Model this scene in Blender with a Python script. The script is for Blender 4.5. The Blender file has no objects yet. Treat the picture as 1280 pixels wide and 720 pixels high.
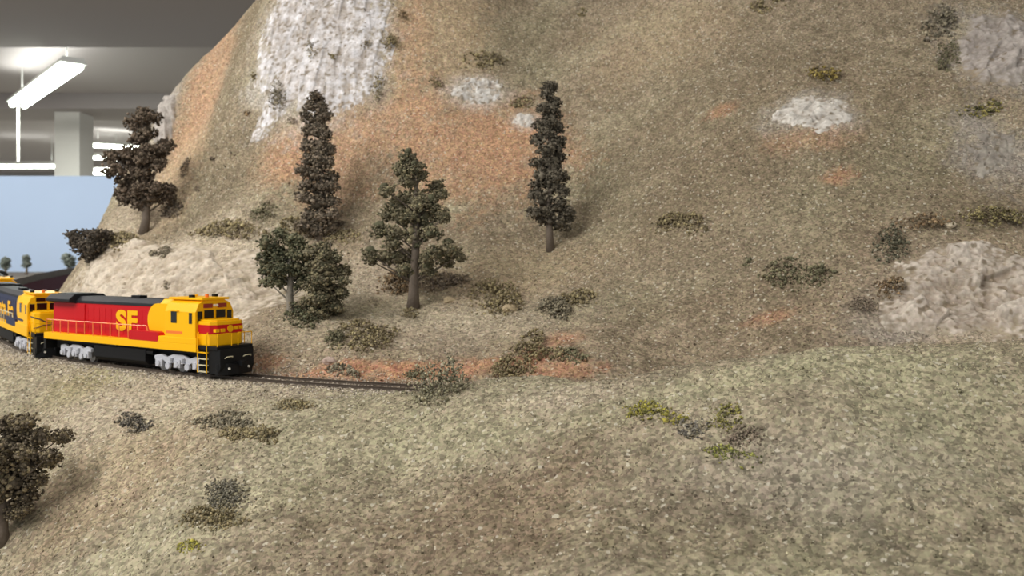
import bpy, bmesh, math, random
import numpy as np
from mathutils import Vector, Matrix

random.seed(7)
rng = np.random.default_rng(7)
S = bpy.context.scene
COL = S.collection
EYE = 1.40                      # camera height over the room floor
F, CU, CV = 1000.0, 640.0, 328.0  # focal length in px, principal column, horizon row (1280x720)

def lin(c):
    if isinstance(c, str):
        c = tuple(int(c[i:i + 2], 16) for i in (1, 3, 5))
    return tuple(((x / 255) / 12.92 if x / 255 <= .04045 else ((x / 255 + .055) / 1.055) ** 2.4) for x in c)

# ------------------------------------------------------------------ camera, world, light, exposure
cam_d = bpy.data.cameras.new('camera'); cam = bpy.data.objects.new('camera', cam_d); COL.objects.link(cam)
cam.location = (0, 0, EYE); cam.rotation_euler = (math.radians(90), 0, 0)
cam_d.sensor_width = 36; cam_d.lens = 36 * F / 1280; cam_d.shift_y = -(360 - CV) / 1280
cam_d.clip_start = .01; cam_d.clip_end = 60
cam_d.dof.use_dof = True; cam_d.dof.focus_distance = .48; cam_d.dof.aperture_fstop = 18
S.camera = cam
W = bpy.data.worlds.new('world'); S.world = W; W.use_nodes = True
W.node_tree.nodes['Background'].inputs[0].default_value = (.93, .97, 1, 1)
W.node_tree.nodes['Background'].inputs[1].default_value = .55
S.view_settings.view_transform = 'Standard'; S.view_settings.look = 'None'
S.view_settings.gamma = 1; S.view_settings.exposure = 0.0; S.view_settings.use_curve_mapping = False

def area(name, loc, aim, size, power, colr=(1, .97, .92)):
    d = bpy.data.lights.new(name, 'AREA'); d.shape = 'RECTANGLE'; d.size, d.size_y = size; d.energy = power; d.color = colr
    o = bpy.data.objects.new(name, d); COL.objects.link(o); o.location = loc
    o.rotation_euler = (Vector(aim) - Vector(loc)).to_track_quat('-Z', 'Y').to_euler()
    return o
# ceiling tubes above the aisle, plus one added light for the sky board
area('tube_and_fill', (-1.15, -.10, EYE + 1.0), (0, .75, EYE), (1.3, .35), 28)
area('tube_and_fill', (-2.0, 1.35, EYE + .93), (-1.6, 2.4, EYE - .1), (1.3, .3), 34)  # added light without a fixture, aimed to brighten the blue board
area('tube_and_fill', (.9, -.9, EYE + 1.1), (.2, .6, EYE), (2.4, .4), 16)

# ------------------------------------------------------------------ helpers
def setp(o, label=None, cat=None, group=None, kind=None):
    if label: o['label'] = label
    if cat: o['category'] = cat
    if group: o['group'] = group
    if kind: o['kind'] = kind
    return o

def link_mesh(name, me, parent=None, mat=None, smooth=False):
    o = bpy.data.objects.new(name, me); COL.objects.link(o)
    if parent: o.parent = parent
    if mat: me.materials.append(mat)
    if smooth: me.polygons.foreach_set('use_smooth', [True] * len(me.polygons))
    return o

def empty(name, loc, rz=0, **kw):
    o = bpy.data.objects.new(name, None); COL.objects.link(o); o.location = loc; o.rotation_euler = (0, 0, rz)
    o.empty_display_size = .02
    return setp(o, **kw)

def np_mesh(name, V, Fc, col=None):
    """mesh from arrays; Fc is (n,3) or (n,4)"""
    me = bpy.data.meshes.new(name); k = Fc.shape[1]
    me.vertices.add(len(V)); me.vertices.foreach_set('co', np.ascontiguousarray(V, np.float32).ravel())
    me.loops.add(Fc.size); me.loops.foreach_set('vertex_index', np.ascontiguousarray(Fc, np.int32).ravel())
    me.polygons.add(len(Fc)); me.polygons.foreach_set('loop_start', np.arange(0, Fc.size, k, dtype=np.int32))
    me.polygons.foreach_set('loop_total', np.full(len(Fc), k, np.int32))
    if col is not None:
        a = me.color_attributes.new('Col', 'FLOAT_COLOR', 'POINT')
        c4 = np.ones((len(V), 4), np.float32); c4[:, :3] = col
        a.data.foreach_set('color', c4.ravel())
    me.update(calc_edges=True); me.validate()
    return me

def bm_mesh(name, bm):
    me = bpy.data.meshes.new(name); bm.to_mesh(me); bm.free(); return me

def grid_faces(nr, nc):
    i = np.arange((nr - 1) * (nc - 1)); r = i // (nc - 1); c = i % (nc - 1); a = r * nc + c
    return np.stack([a, a + 1, a + nc + 1, a + nc], 1)

# ------------------------------------------------------------------ noise
_perm = rng.permutation(512); _perm = np.concatenate([_perm, _perm, _perm])
_grad = rng.normal(size=(512, 3)); _grad /= np.linalg.norm(_grad, axis=1)[:, None]
def perlin(p):
    p = np.asarray(p, float); i = np.floor(p).astype(int); f = p - i; i &= 511
    w = f * f * f * (f * (f * 6 - 15) + 10)
    out = 0
    for dx in (0, 1):
        for dy in (0, 1):
            for dz in (0, 1):
                h = _perm[(_perm[(_perm[(i[:, 0] + dx) & 511] + i[:, 1] + dy) & 511] + i[:, 2] + dz) & 511]
                g = _grad[h]
                d = g[:, 0] * (f[:, 0] - dx) + g[:, 1] * (f[:, 1] - dy) + g[:, 2] * (f[:, 2] - dz)
                out = out + d * (w[:, 0] if dx else 1 - w[:, 0]) * (w[:, 1] if dy else 1 - w[:, 1]) * (w[:, 2] if dz else 1 - w[:, 2])
    return out * 1.5
def fbm(p, sc, oct=3, off=0.0):
    p = np.asarray(p, float) * sc + off; a, s = 1., 0
    for _ in range(oct):
        s = s + a * perlin(p); p = p * 2.03 + 17.3; a *= .5
    return s

# ------------------------------------------------------------------ materials
def nodes(m):
    m.use_nodes = True; nt = m.node_tree; return nt, nt.nodes['Principled BSDF']
def mat(name, c, rough=.5, metal=0, noise=0, nscale=300, bump=0, spec=.5):
    m = bpy.data.materials.new(name); nt, b = nodes(m); l = lin(c)
    b.inputs['Base Color'].default_value = (*l, 1); b.inputs['Roughness'].default_value = rough
    b.inputs['Metallic'].default_value = metal; b.inputs['Specular IOR Level'].default_value = spec
    if noise or bump:
        tc = nt.nodes.new('ShaderNodeTexCoord'); n = nt.nodes.new('ShaderNodeTexNoise')
        n.inputs['Scale'].default_value = nscale; n.inputs['Detail'].default_value = 4
        nt.links.new(tc.outputs['Object'], n.inputs['Vector'])
        if noise:
            r = nt.nodes.new('ShaderNodeMapRange'); r.inputs[3].default_value = 1 - noise; r.inputs[4].default_value = 1 + noise
            mx = nt.nodes.new('ShaderNodeMix'); mx.data_type = 'RGBA'; mx.blend_type = 'MULTIPLY'; mx.inputs[0].default_value = 1
            mx.inputs[6].default_value = (*l, 1)
            nt.links.new(n.outputs[0], r.inputs[0]); nt.links.new(r.outputs[0], mx.inputs[7])
            nt.links.new(mx.outputs[2], b.inputs['Base Color'])
        if bump:
            bp = nt.nodes.new('ShaderNodeBump'); bp.inputs['Strength'].default_value = bump; bp.inputs['Distance'].default_value = .001
            nt.links.new(n.outputs[0], bp.inputs['Height']); nt.links.new(bp.outputs[0], b.inputs['Normal'])
    return m

def attr_mat(name, cell=520, var=.35, hue=.03, bump=.6, bscale=420, rough=.95, fleck=0.0):
    """colour attribute times a per-grain random value: turf, rock and foam"""
    m = bpy.data.materials.new(name); nt, b = nodes(m); N = nt.nodes.new; L = nt.links.new
    at = N('ShaderNodeAttribute'); at.attribute_name = 'Col'
    tc = N('ShaderNodeTexCoord')
    vo = N('ShaderNodeTexVoronoi'); vo.inputs['Scale'].default_value = cell; L(tc.outputs['Object'], vo.inputs['Vector'])
    sp = N('ShaderNodeSeparateColor'); L(vo.outputs['Color'], sp.inputs[0])
    vr = N('ShaderNodeMapRange'); vr.inputs[3].default_value = 1 - var; vr.inputs[4].default_value = 1 + var; L(sp.outputs[0], vr.inputs[0])
    hr = N('ShaderNodeMapRange'); hr.inputs[3].default_value = .5 - hue; hr.inputs[4].default_value = .5 + hue; L(sp.outputs[1], hr.inputs[0])
    hs = N('ShaderNodeHueSaturation'); L(hr.outputs[0], hs.inputs['Hue']); L(vr.outputs[0], hs.inputs['Value']); L(at.outputs['Color'], hs.inputs['Color'])
    n1 = N('ShaderNodeTexNoise'); n1.inputs['Scale'].default_value = cell * .22; n1.inputs['Detail'].default_value = 5; L(tc.outputs['Object'], n1.inputs['Vector'])
    nr = N('ShaderNodeMapRange'); nr.inputs[1].default_value = .25; nr.inputs[2].default_value = .75; nr.inputs[3].default_value = .8; nr.inputs[4].default_value = 1.2; L(n1.outputs[0], nr.inputs[0])
    mx = N('ShaderNodeMix'); mx.data_type = 'RGBA'; mx.blend_type = 'MULTIPLY'; mx.inputs[0].default_value = 1
    L(hs.outputs[0], mx.inputs[6]); L(nr.outputs[0], mx.inputs[7])
    out = mx.outputs[2]
    if fleck:
        cp = N('ShaderNodeMath'); cp.operation = 'GREATER_THAN'; cp.inputs[1].default_value = 1 - fleck; L(sp.outputs[2], cp.inputs[0])
        m2 = N('ShaderNodeMix'); m2.data_type = 'RGBA'; m2.inputs[7].default_value = (*lin('#d8d2c0'), 1)
        sc = N('ShaderNodeMath'); sc.operation = 'MULTIPLY'; sc.inputs[1].default_value = .6; L(cp.outputs[0], sc.inputs[0])
        L(sc.outputs[0], m2.inputs[0]); L(out, m2.inputs[6]); out = m2.outputs[2]
    L(out, b.inputs['Base Color']); b.inputs['Roughness'].default_value = rough; b.inputs['Specular IOR Level'].default_value = .15
    if bump:
        n = N('ShaderNodeTexNoise'); n.inputs['Scale'].default_value = bscale; n.inputs['Detail'].default_value = 6; n.inputs['Roughness'].default_value = .65
        L(tc.outputs['Object'], n.inputs['Vector'])
        bp = N('ShaderNodeBump'); bp.inputs['Strength'].default_value = bump; bp.inputs['Distance'].default_value = .0012
        L(n.outputs[0], bp.inputs['Height']); L(bp.outputs[0], b.inputs['Normal'])
    return m

M_TURF = attr_mat('turf', 600, .42, .02, 1.0, 420, fleck=.03)
M_GRAIN = attr_mat('turf_grain', 900, .18, .02, 0)
M_ROCK = attr_mat('plaster_rock', 420, .10, .01, .9, 260)
M_FOAM = attr_mat('foam_foliage', 900, .28, .012, .8, 700)
M_TRUNK = mat('trunk_bark', '#6b6157', .9, 0, .3, 500, .6, .2)
M_TIE = mat('tie_wood', '#7d7163', .9, 0, .25, 400, .3, .2)
M_RAIL = mat('rail_steel', '#574d44', .5, .3, .2, 600)

# ------------------------------------------------------------------ the track line (plan), s = 0 at the leading locomotive's centre
ds = .004
def track_heading(s):
    return np.radians(-32) + np.where(s < -.36, -.15 / 1.1 - .21 / .85, np.where(s < -.15, (-.15) / 1.1 + (s + .15) / .85, s / 1.1))
_sf = np.arange(0, .75, ds); _sb = np.arange(0, -.82, -ds)
def _integ(ss):
    step = np.sign(ss[1]) * ds; h = track_heading(ss[:-1] + step / 2)
    return np.concatenate([[[-.313, .67]], np.array([-.313, .67]) + np.cumsum(np.stack([np.cos(h), np.sin(h)], 1) * step, 0)])
TS = np.concatenate([_sb[::-1], _sf[1:]]); TP = np.concatenate([_integ(_sb)[::-1], _integ(_sf)[1:]])
RAIL_Z = EYE - .0862
def grade(s): return .045 * np.clip(-.22 - s, 0, 1)
def track_at(s):
    return np.array([np.interp(s, TS, TP[:, 0]), np.interp(s, TS, TP[:, 1])]), float(track_heading(np.array(float(s))))
def sq(s, q):
    """plan point at arc s, q metres behind the track (uphill side)"""
    p, h = track_at(s); return p[0] - math.sin(h) * q, p[1] + math.cos(h) * q
def qdist(x, y):
    P = TP[::3]; T = TS[::3]; q = np.empty(len(x)); s = np.empty(len(x))
    for a in range(0, len(x), 20000):
        d2 = (x[a:a + 20000, None] - P[None, :, 0]) ** 2 + (y[a:a + 20000, None] - P[None, :, 1]) ** 2
        k = d2.argmin(1); h = track_heading(T[k]); s[a:a + 20000] = T[k]
        q[a:a + 20000] = -(x[a:a + 20000] - P[k, 0]) * np.sin(h) + (y[a:a + 20000] - P[k, 1]) * np.cos(h)
    return s, q

# ------------------------------------------------------------------ the land: heights from surveyed points
def at(u, v, d): return ((u - CU) / F * d, d, EYE + (CV - v) / F * d)
SURVEY = [at(*t) for t in [
    # near slope and its crest
    (-250, 450, .84), (-250, 600, .60), (-250, 760, .48),
    (0, 446, .82), (0, 560, .585), (0, 720, .455), (150, 478, .63), (150, 580, .495), (150, 720, .39),
    (300, 490, .565), (300, 600, .43), (300, 720, .355), (500, 488, .53), (560, 481, .52), (620, 475, .51), (500, 600, .415), (500, 720, .335),
    (700, 469, .49), (700, 600, .38), (700, 720, .31), (850, 454, .465), (850, 600, .36), (850, 720, .295),
    (1000, 441, .45), (1150, 436, .45), (1000, 580, .35), (1000, 720, .29), (1280, 432, .445), (1280, 580, .345), (1280, 720, .28),
    (1500, 432, .44), (1500, 640, .31), (0, 900, .33), (500, 900, .25), (1000, 900, .21),
    # bank and bench behind the track
    (420, 440, .64), (520, 445, .63), (640, 450, .61), (750, 440, .60),
    (363, 393, .72), (330, 420, .67), (515, 383, .745), (610, 385, .73), (700, 380, .70), (800, 400, .66),
    # main slope
    (687, 312, .84), (600, 312, .84), (500, 312, .85), (400, 298, .90), (340, 300, .885),
    (700, 200, .94), (700, 100, 1.04), (700, 0, 1.16), (500, 200, .95), (500, 100, 1.02), (500, 0, 1.09),
    (400, 200, .98), (400, 100, 1.03), (400, 0, 1.09), (345, 100, 1.05), (345, 0, 1.10),
    (300, 200, 1.02), (300, 130, 1.06), (240, 270, 1.0), (330, 250, .94),
    (250, 150, 1.17), (250, 80, 1.24), (210, 200, 1.15), (215, 118, 1.27), (165, 200, 1.17), (137, 275, 1.07),
    (275, 55, 1.28), (325, 4, 1.30), (178, 290, 1.02), (150, 318, .95), (110, 322, .98), (200, 310, .93), (260, 303, .91),
    (900, 430, .61), (900, 330, .70), (900, 250, .77), (900, 150, .86), (900, 0, 1.02),
    (1060, 430, .57), (1060, 250, .71), (1060, 120, .83), (1060, 0, .95),
    (1250, 430, .55), (1250, 310, .63), (1250, 200, .72), (1250, 100, .80), (1250, 0, .89),
    (1500, 430, .55), (1500, 300, .62), (1500, 0, .88), (500, -120, 1.19), (900, -120, 1.14), (1300, -120, 1.0), (1600, -120, .98)]]
SURVEY += [(-.66, 1.18, EYE - .05), (-.64, 1.32, EYE + .02), (-.62, 1.42, EYE + .1), (-.78, 1.3, EYE - .09), (-.78, 1.1, EYE - .09),
           (-.42, 1.42, EYE + .34), (-.2, 1.42, EYE + .46), (.1, 1.42, EYE + .48), (.5, 1.42, EYE + .45), (.85, 1.42, EYE + .42)]
for s in (-.66, -.58, -.5, -.42, -.34, -.26, -.18, -.1, -.02, .06, .14, .22, .3, .4, .5, .6):
    g = float(grade(s))
    for q in (-.022, .022): SURVEY.append((*sq(s, q), RAIL_Z - .0045 + g))
for s in (-.44, -.36, -.28, -.2, -.12, -.04, .02): SURVEY.append((*sq(s, .045), RAIL_Z + .004 + float(grade(s))))
for s in (-.58, -.5): SURVEY.append((*sq(s, .05), RAIL_Z + float(grade(s))))
SV = np.array(SURVEY)
def _kern(r2): return .5 * r2 * np.log(r2 + 1e-12)
def _fit():
    n = len(SV); d2 = ((SV[:, None, :2] - SV[None, :, :2]) ** 2).sum(-1)
    A = np.zeros((n + 3, n + 3)); A[:n, :n] = _kern(d2) + np.eye(n) * 2.5e-4; A[:n, n] = 1; A[:n, n + 1:] = SV[:, :2]; A[n:, :n] = A[:n, n:].T
    b = np.zeros(n + 3); b[:n] = SV[:, 2]; return np.linalg.solve(A, b)
_rbf = _fit()
def H(x, y):
    x = np.atleast_1d(np.asarray(x, float)); y = np.atleast_1d(np.asarray(y, float)); z = np.empty(len(x)); n = len(SV)
    for a in range(0, len(x), 20000):
        d2 = (x[a:a + 20000, None] - SV[None, :, 0]) ** 2 + (y[a:a + 20000, None] - SV[None, :, 1]) ** 2
        z[a:a + 20000] = _kern(d2) @ _rbf[:n] + _rbf[n] + _rbf[n + 1] * x[a:a + 20000] + _rbf[n + 2] * y[a:a + 20000]
    s, q = qdist(x, y)
    w = np.clip(1 - (np.abs(q) - .017) / .016, 0, 1); w = w * w * (3 - 2 * w)
    z = z * (1 - w) + (RAIL_Z - .0025 + grade(s)) * w
    p = np.stack([x, y, z], 1)
    return z + (1 - w) * .0045 * fbm(p, 13, 2) + (1 - w) * .0016 * fbm(p, 60, 2, 5.)
# a lookup grid of the same heights for placing things
GX = np.arange(-.85, .93, .005); GY = np.arange(.16, 1.5, .005)
_gx, _gy = np.meshgrid(GX, GY); GZ = H(_gx.ravel(), _gy.ravel()).reshape(_gx.shape)
def hq(x, y):
    x = np.asarray(x, float); y = np.asarray(y, float)
    fx = np.clip((x - GX[0]) / .005, 0, len(GX) - 1.001); fy = np.clip((y - GY[0]) / .005, 0, len(GY) - 1.001)
    i = fx.astype(int); j = fy.astype(int); a = fx - i; b = fy - j
    return GZ[j, i] * (1 - a) * (1 - b) + GZ[j, i + 1] * a * (1 - b) + GZ[j + 1, i] * (1 - a) * b + GZ[j + 1, i + 1] * a * b
def normal_at(x, y, e=.006):
    nx = -(hq(x + e, y) - hq(x - e, y)) / (2 * e); ny = -(hq(x, y + e) - hq(x, y - e)) / (2 * e)
    n = np.stack([nx, ny, np.ones_like(nx)], -1); return n / np.linalg.norm(n, axis=-1, keepdims=True)
_D = np.arange(.2, 1.46, .0015)
def hit(u, v):
    """where the sight line of a photograph point meets the land"""
    x = (u - CU) / F * _D; z = EYE + (CV - v) / F * _D
    k = np.nonzero(hq(x, _D) >= z)[0]
    i = k[0] if len(k) else int(np.argmin(np.abs(hq(x, _D) - z)))
    return np.array([x[i], _D[i], float(hq(x[i], _D[i]))])

# ------------------------------------------------------------------ colours of the land
C_ = {k: np.array(lin(v)) for k, v in dict(
    base='#938671', fore='#9a917b', olive='#7e735d', brown='#877863', orange='#bd9575', tan='#b39e80', rust='#b38567',
    white='#c9c3bb', grey='#a39c94', pale='#beb19c', moss='#8c8548', sage='#aaa688', dark='#776e5c').items()}
PATCHES = [  # u, v, half width, half height, colour, strength
    (900, 200, 330, 190, 'olive', .55), (1120, 180, 120, 120, 'olive', .4), (1000, 130, 160, 60, 'brown', .4), (640, 40, 90, 60, 'olive', .5),
    (820, 50, 90, 50, 'tan', .35), (560, 40, 50, 90, 'tan', .7), (510, 60, 30, 80, 'orange', .45), (600, 190, 110, 65, 'orange', .68), (640, 180, 50, 50, 'orange', .5),
    (430, 190, 60, 75, 'orange', .6), (520, 150, 60, 50, 'orange', .5), (352, 200, 40, 40, 'orange', .75), (455, 240, 40, 60, 'olive', .45),
    (250, 150, 38, 95, 'orange', .65), (215, 235, 40, 55, 'tan', .8), (300, 60, 22, 70, 'olive', .6), (300, 210, 50, 70, 'olive', .5), (290, 270, 60, 30, 'base', .6),
    (400, 60, 80, 85, 'white', .7), (330, 120, 30, 26, 'white', .5), (470, 115, 22, 24, 'grey', .4), (595, 117, 40, 20, 'white', .6), (655, 151, 20, 9, 'white', .6),
    (205, 145, 16, 32, 'grey', .9), (1015, 140, 52, 26, 'white', .5), (1010, 175, 50, 18, 'orange', .4), (1245, 65, 55, 50, 'grey', .9), (1240, 190, 50, 45, 'grey', .7),
    (1190, 380, 110, 70, 'pale', .7), (1110, 410, 60, 35, 'grey', .5), (1090, 310, 60, 50, 'brown', .5),
    (215, 350, 130, 55, 'pale', .95), (140, 300, 60, 40, 'pale', .5), (185, 298, 70, 14, 'olive', .5),
    (430, 462, 90, 10, 'rust', .8), (560, 467, 130, 9, 'rust', .75), (690, 466, 60, 9, 'rust', .65), (335, 455, 30, 12, 'rust', .5), (705, 424, 26, 8, 'rust', .55),
    (1047, 222, 22, 11, 'rust', .6), (965, 397, 34, 8, 'rust', .55), (1050, 380, 70, 30, 'brown', .4), (900, 140, 20, 8, 'rust', .5), (860, 385, 110, 18, 'brown', .4),
    (560, 405, 150, 25, 'pale', .45), (450, 350, 60, 40, 'pale', .4), (640, 345, 120, 30, 'tan', .35), (900, 320, 120, 40, 'base', .3),
    (1000, 462, 320, 16, 'sage', .6), (700, 500, 80, 16, 'pale', .5), (200, 500, 180, 30, 'pale', .55), (120, 440, 160, 16, 'pale', .4), (620, 640, 180, 60, 'brown', .75),
    (150, 590, 140, 60, 'tan', .4), (420, 540, 120, 50, 'sage', .35), (1000, 600, 200, 60, 'grey', .25), (1200, 500, 120, 60, 'sage', .4), (380, 680, 160, 50, 'brown', .35),
    (560, 550, 110, 40, 'sage', .45), (1120, 660, 160, 50, 'dark', .3), (840, 660, 120, 50, 'olive', .5), (420, 620, 120, 40, 'olive', .3), (100, 480, 50, 18, 'moss', .25)]
def patch_frames():
    out = []
    for (u, v, ru, rv, c, st) in PATCHES:
        P = hit(u, v); A = hit(u + ru * .5, v); B = hit(u, v - rv * .5); B2 = hit(u, v + rv * .5)
        rx = max(.004, ru * P[1] / F); t = (B - B2); L = np.linalg.norm(t); L = min(max(L, 1.0 * rv * P[1] / F), 3.2 * rv * P[1] / F)
        t = np.array([0, 1, (normal_at(P[0], P[1])[1]) / -max(.05, normal_at(P[0], P[1])[2])]); t = t / np.linalg.norm(t)
        out.append((P, rx, t, L, C_[c], st))
    return out
FR = patch_frames()
def land_colour(P, base):
    n1 = fbm(P, 26, 3); n2 = fbm(P, 90, 3, 9.); n3 = fbm(P, 9, 2, 31.); n4 = perlin(P * 330)
    col = np.tile(base, (len(P), 1)) * (1 + .16 * n1 + .2 * n2)[:, None]
    col = col + (C_['sage'] - base) * np.clip(n3 * .6, 0, .6)[:, None] + (C_['brown'] - base) * np.clip(-n3 * .6, 0, .6)[:, None]
    for (c, rx, t, L, cc, st) in FR:
        m = (np.abs(P[:, 0] - c[0]) < rx * 2.2) & (np.abs(P[:, 1] - c[1]) < max(L * 2.2 * t[1], .01))
        if not m.any(): continue
        Q = P[m] - c; a = Q[:, 0] / rx; b = (Q @ t) / L
        r = np.sqrt(a * a + b * b) + .36 * n1[m] + .34 * n2[m] + .42 * n4[m]
        w = st * np.clip((1.3 - r) * 1.25, 0, 1)
        w = np.clip(w, 0, st)[:, None]
        col[m] = col[m] * (1 - w) + cc * (1 + .12 * n2[m])[:, None] * w
    return np.clip(col, .01, 1)

def y_track(x):
    o = np.argsort(TP[:, 0]); return np.interp(x, TP[o, 0], TP[o, 1])
def land(name, xs, nr, lo, hi, base, fine):
    t = np.linspace(0, 1, nr)
    X = np.tile(xs, (nr, 1)); lo_ = lo(xs); hi_ = hi(xs); Y = lo_[None] + (hi_ - lo_)[None] * t[:, None]
    x, y = X.ravel(), Y.ravel(); z = H(x, y); P = np.stack([x, y, z], 1)
    col = land_colour(P, base)
    n = normal_at(x, y)
    P = P + n * (fine * (perlin(P * 300) + .6 * perlin(P * 620 + 7)))[:, None]
    o = link_mesh(name, np_mesh(name, P, grid_faces(nr, len(xs)), col), None, M_TURF, True)
    return setp(o, kind='structure')
XL, XR = -.78, .80
hill = land('grassy_hill', np.arange(XL, XR, .0019), 330, lambda x: 0 * x + .17, lambda x: y_track(x), C_['fore'], .0012)
hill['label'] = 'near grassy hill of tan turf that hides the track at its crest'
mount = land('mountain', np.arange(XL, XR, .0026), 330, lambda x: y_track(x), lambda x: np.maximum(1.44, y_track(x) + .02), C_['base'], .0013)
mount['label'] = 'steep tan and orange mountainside rising behind the track'

# ------------------------------------------------------------------ loose turf grains (nobody could count them)
_oct = np.array([[1, 0, 0], [-1, 0, 0], [0, 1, 0], [0, -1, 0], [0, 0, 1], [0, 0, -1]], float)
_of = np.array([[0, 2, 4], [2, 1, 4], [1, 3, 4], [3, 0, 4], [2, 0, 5], [1, 2, 5], [3, 1, 5], [0, 3, 5]])
def rand_rot(n):
    q = rng.normal(size=(n, 4)); q /= np.linalg.norm(q, axis=1)[:, None]; w, x, y, z = q.T
    return np.stack([1 - 2 * (y * y + z * z), 2 * (x * y - z * w), 2 * (x * z + y * w), 2 * (x * y + z * w), 1 - 2 * (x * x + z * z), 2 * (y * z - x * w),
                     2 * (x * z - y * w), 2 * (y * z + x * w), 1 - 2 * (x * x + y * y)], 1).reshape(n, 3, 3)
def grains(name, P, r, col, mat_, label, flat=.6, sub=None):
    n = len(P); v = _oct[None] * (rng.uniform(.55, 1.3, (n, 6, 1))) * np.array([1, .8, flat]); v = np.einsum('nij,nkj->nki', rand_rot(n), v) * r[:, None, None]
    V = (v + P[:, None]).reshape(-1, 3); Fc = (_of[None] + 6 * np.arange(n)[:, None, None]).reshape(-1, 3)
    o = link_mesh(name, np_mesh(name, V, Fc, np.repeat(col, 6, 0)), None, mat_)
    o.parent = sub; return setp(o, kind='stuff')
def scatter(n, x0, x1, ylo, yhi, power=1.):
    x = rng.uniform(x0, x1, n); a, b = ylo(x), yhi(x); y = a + (b - a) * rng.uniform(0, 1, n) ** power
    return x, y
n = 80000
x, y = scatter(n, -.7, .55, lambda x: 0 * x + .23, lambda x: y_track(x) - .01, 1.0)
P = np.stack([x, y, hq(x, y)], 1); c = land_colour(P, C_['fore']) * rng.uniform(.4, 1.6, (n, 1)); fl = rng.uniform(size=n) < .05
c[fl] = np.array(lin('#d6cfba')) * rng.uniform(.7, 1.05, (fl.sum(), 1)); r = .00052 * rng.lognormal(0, .35, n)
grains('turf_grain', P, r, c, M_GRAIN, '', sub=hill)
n = 52000
x, y = scatter(n, -.6, .62, lambda x: y_track(x) + .015, lambda x: 0 * x + 1.36, 1.35)
P = np.stack([x, y, hq(x, y)], 1); c = land_colour(P, C_['base']) * rng.uniform(.45, 1.5, (n, 1)); fl = rng.uniform(size=n) < .022
c[fl] = np.array(lin('#cfc6b4')) * rng.uniform(.7, 1.05, (fl.sum(), 1)); r = .0008 * rng.lognormal(0, .35, n)
grains('turf_grain', P, r, c, M_GRAIN, '', sub=mount)

def local_frame(u, v, ru, rv):
    """foot point and the two half axes on the ground (plan) of a patch of land"""
    p = hit(u, v); k = p[1] / F
    ex = (hit(u + ru * .5, v) - hit(u - ru * .5, v))[:2]; ey = (hit(u, v - rv * .5) - hit(u, v + rv * .5))[:2]
    if np.linalg.norm(ex) > 1.8 * ru * k: ex = np.array([ru * k, 0.])
    L = np.linalg.norm(ey); lo, hi = .6 * rv * k, 3.2 * rv * k
    ey = np.array([0, lo]) if L < 1e-6 else ey * (min(max(L, lo), hi) / L)
    return p, ex, ey

# ------------------------------------------------------------------ rock outcrops
def rock(name, label, u, v, ru, rv, height, c1, c2, cells=40, streak=0., n=90, cat='rock', rough=.6, mapf=None, seed=1, sq_=2., speck=0., fine=.0009, soft=.35, shear=0.):
    """a plaster rock grown out of the land: own relief, edges sunk into the turf"""
    g = np.random.default_rng(seed)
    a, b = np.meshgrid(np.linspace(-1, 1, n), np.linspace(-1, 1, n)); a, b = a.ravel(), b.ravel()
    if mapf: x, y = mapf(a, b); P0 = np.array([np.mean(x), np.mean(y), 0])
    else:
        P0, ex_, ey_ = local_frame(u, v, ru, rv); ey_ = ey_ + shear * ex_; x = P0[0] + a * ex_[0] + b * ey_[0]; y = P0[1] + a * ex_[1] + b * ey_[1]
    z = hq(x, y); nn = normal_at(x, y, .012); P = np.stack([x, y, z], 1)
    pts = g.uniform(-1.1, 1.1, (cells, 2)); hgt = g.uniform(-.5, .5, cells); gr = g.normal(0, 1.1, (cells, 2))
    ex = 1.0 + streak
    d = ((a[:, None] - pts[None, :, 0]) * ex) ** 2 + ((b[:, None] - pts[None, :, 1]) / ex) ** 2
    k = d.argmin(1); fac = hgt[k] + (a - pts[k, 0]) * gr[k, 0] * 1.4 + (b - pts[k, 1]) * gr[k, 1] * 1.0
    fac = np.clip(fac, -.7, .9)
    pn = fbm(P, 70, 3, seed * 3.1); pf = fbm(P, 230, 2, seed)
    r = (np.abs(a) ** sq_ + np.abs(b) ** sq_) ** (1 / sq_) if not mapf else np.maximum(np.abs(a), np.abs(b)) ** 1.0
    prof = np.clip((1.0 - r + .22 * fbm(np.stack([a, b, a * 0], 1), 1.9, 2, seed)) * 2.4, -.35, 1)
    disp = height * prof * (1.05 + rough * fac) + np.clip(prof, 0, 1) * height * soft * pn + fine * pf * np.clip(prof, 0, 1) - .0015
    edge = r > .985; disp = np.where(edge, np.minimum(disp, -.002), disp)
    if streak: st = perlin(np.stack([a * 13, b * 2.2, a * 0 + seed], 1)); disp = disp + height * .10 * np.clip(prof, 0, 1) * st
    V = P + nn * disp[:, None]
    mixv = np.clip(.5 + .3 * fac + .6 * pn + .5 * pf + (.5 * st if streak else 0), 0, 1)[:, None]
    col = np.array(lin(c1)) * (1 - mixv) + np.array(lin(c2)) * mixv
    lc = land_colour(P, C_['base']); we = np.clip((prof - .25 + .55 * pf + .4 * pn) * 2.2, 0, 1)[:, None]; col = lc * (1 - we) + col * we
    if speck:
        sp = np.clip((perlin(P * 210 + seed) + .5 * perlin(P * 90 + 4) - (1 - speck)) * 4, 0, 1)[:, None] * .8
        col = col * (1 - sp) + np.array(lin('#7d705c')) * sp
    o = link_mesh(name, np_mesh(name, V - P0, grid_faces(n, n), col), None, M_ROCK)
    o.location = P0
    return setp(o, label=label, cat=cat)
rock('rock_cliff', 'tall streaked whitish cliff on the upper left of the mountain', 402, 48, 96, 100, .004, '#ada49c', '#dedcde', 160, 1.2, 200, rough=.7, seed=3, sq_=2.6, speck=.72, fine=.0003, soft=.1, shear=.24)
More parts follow.
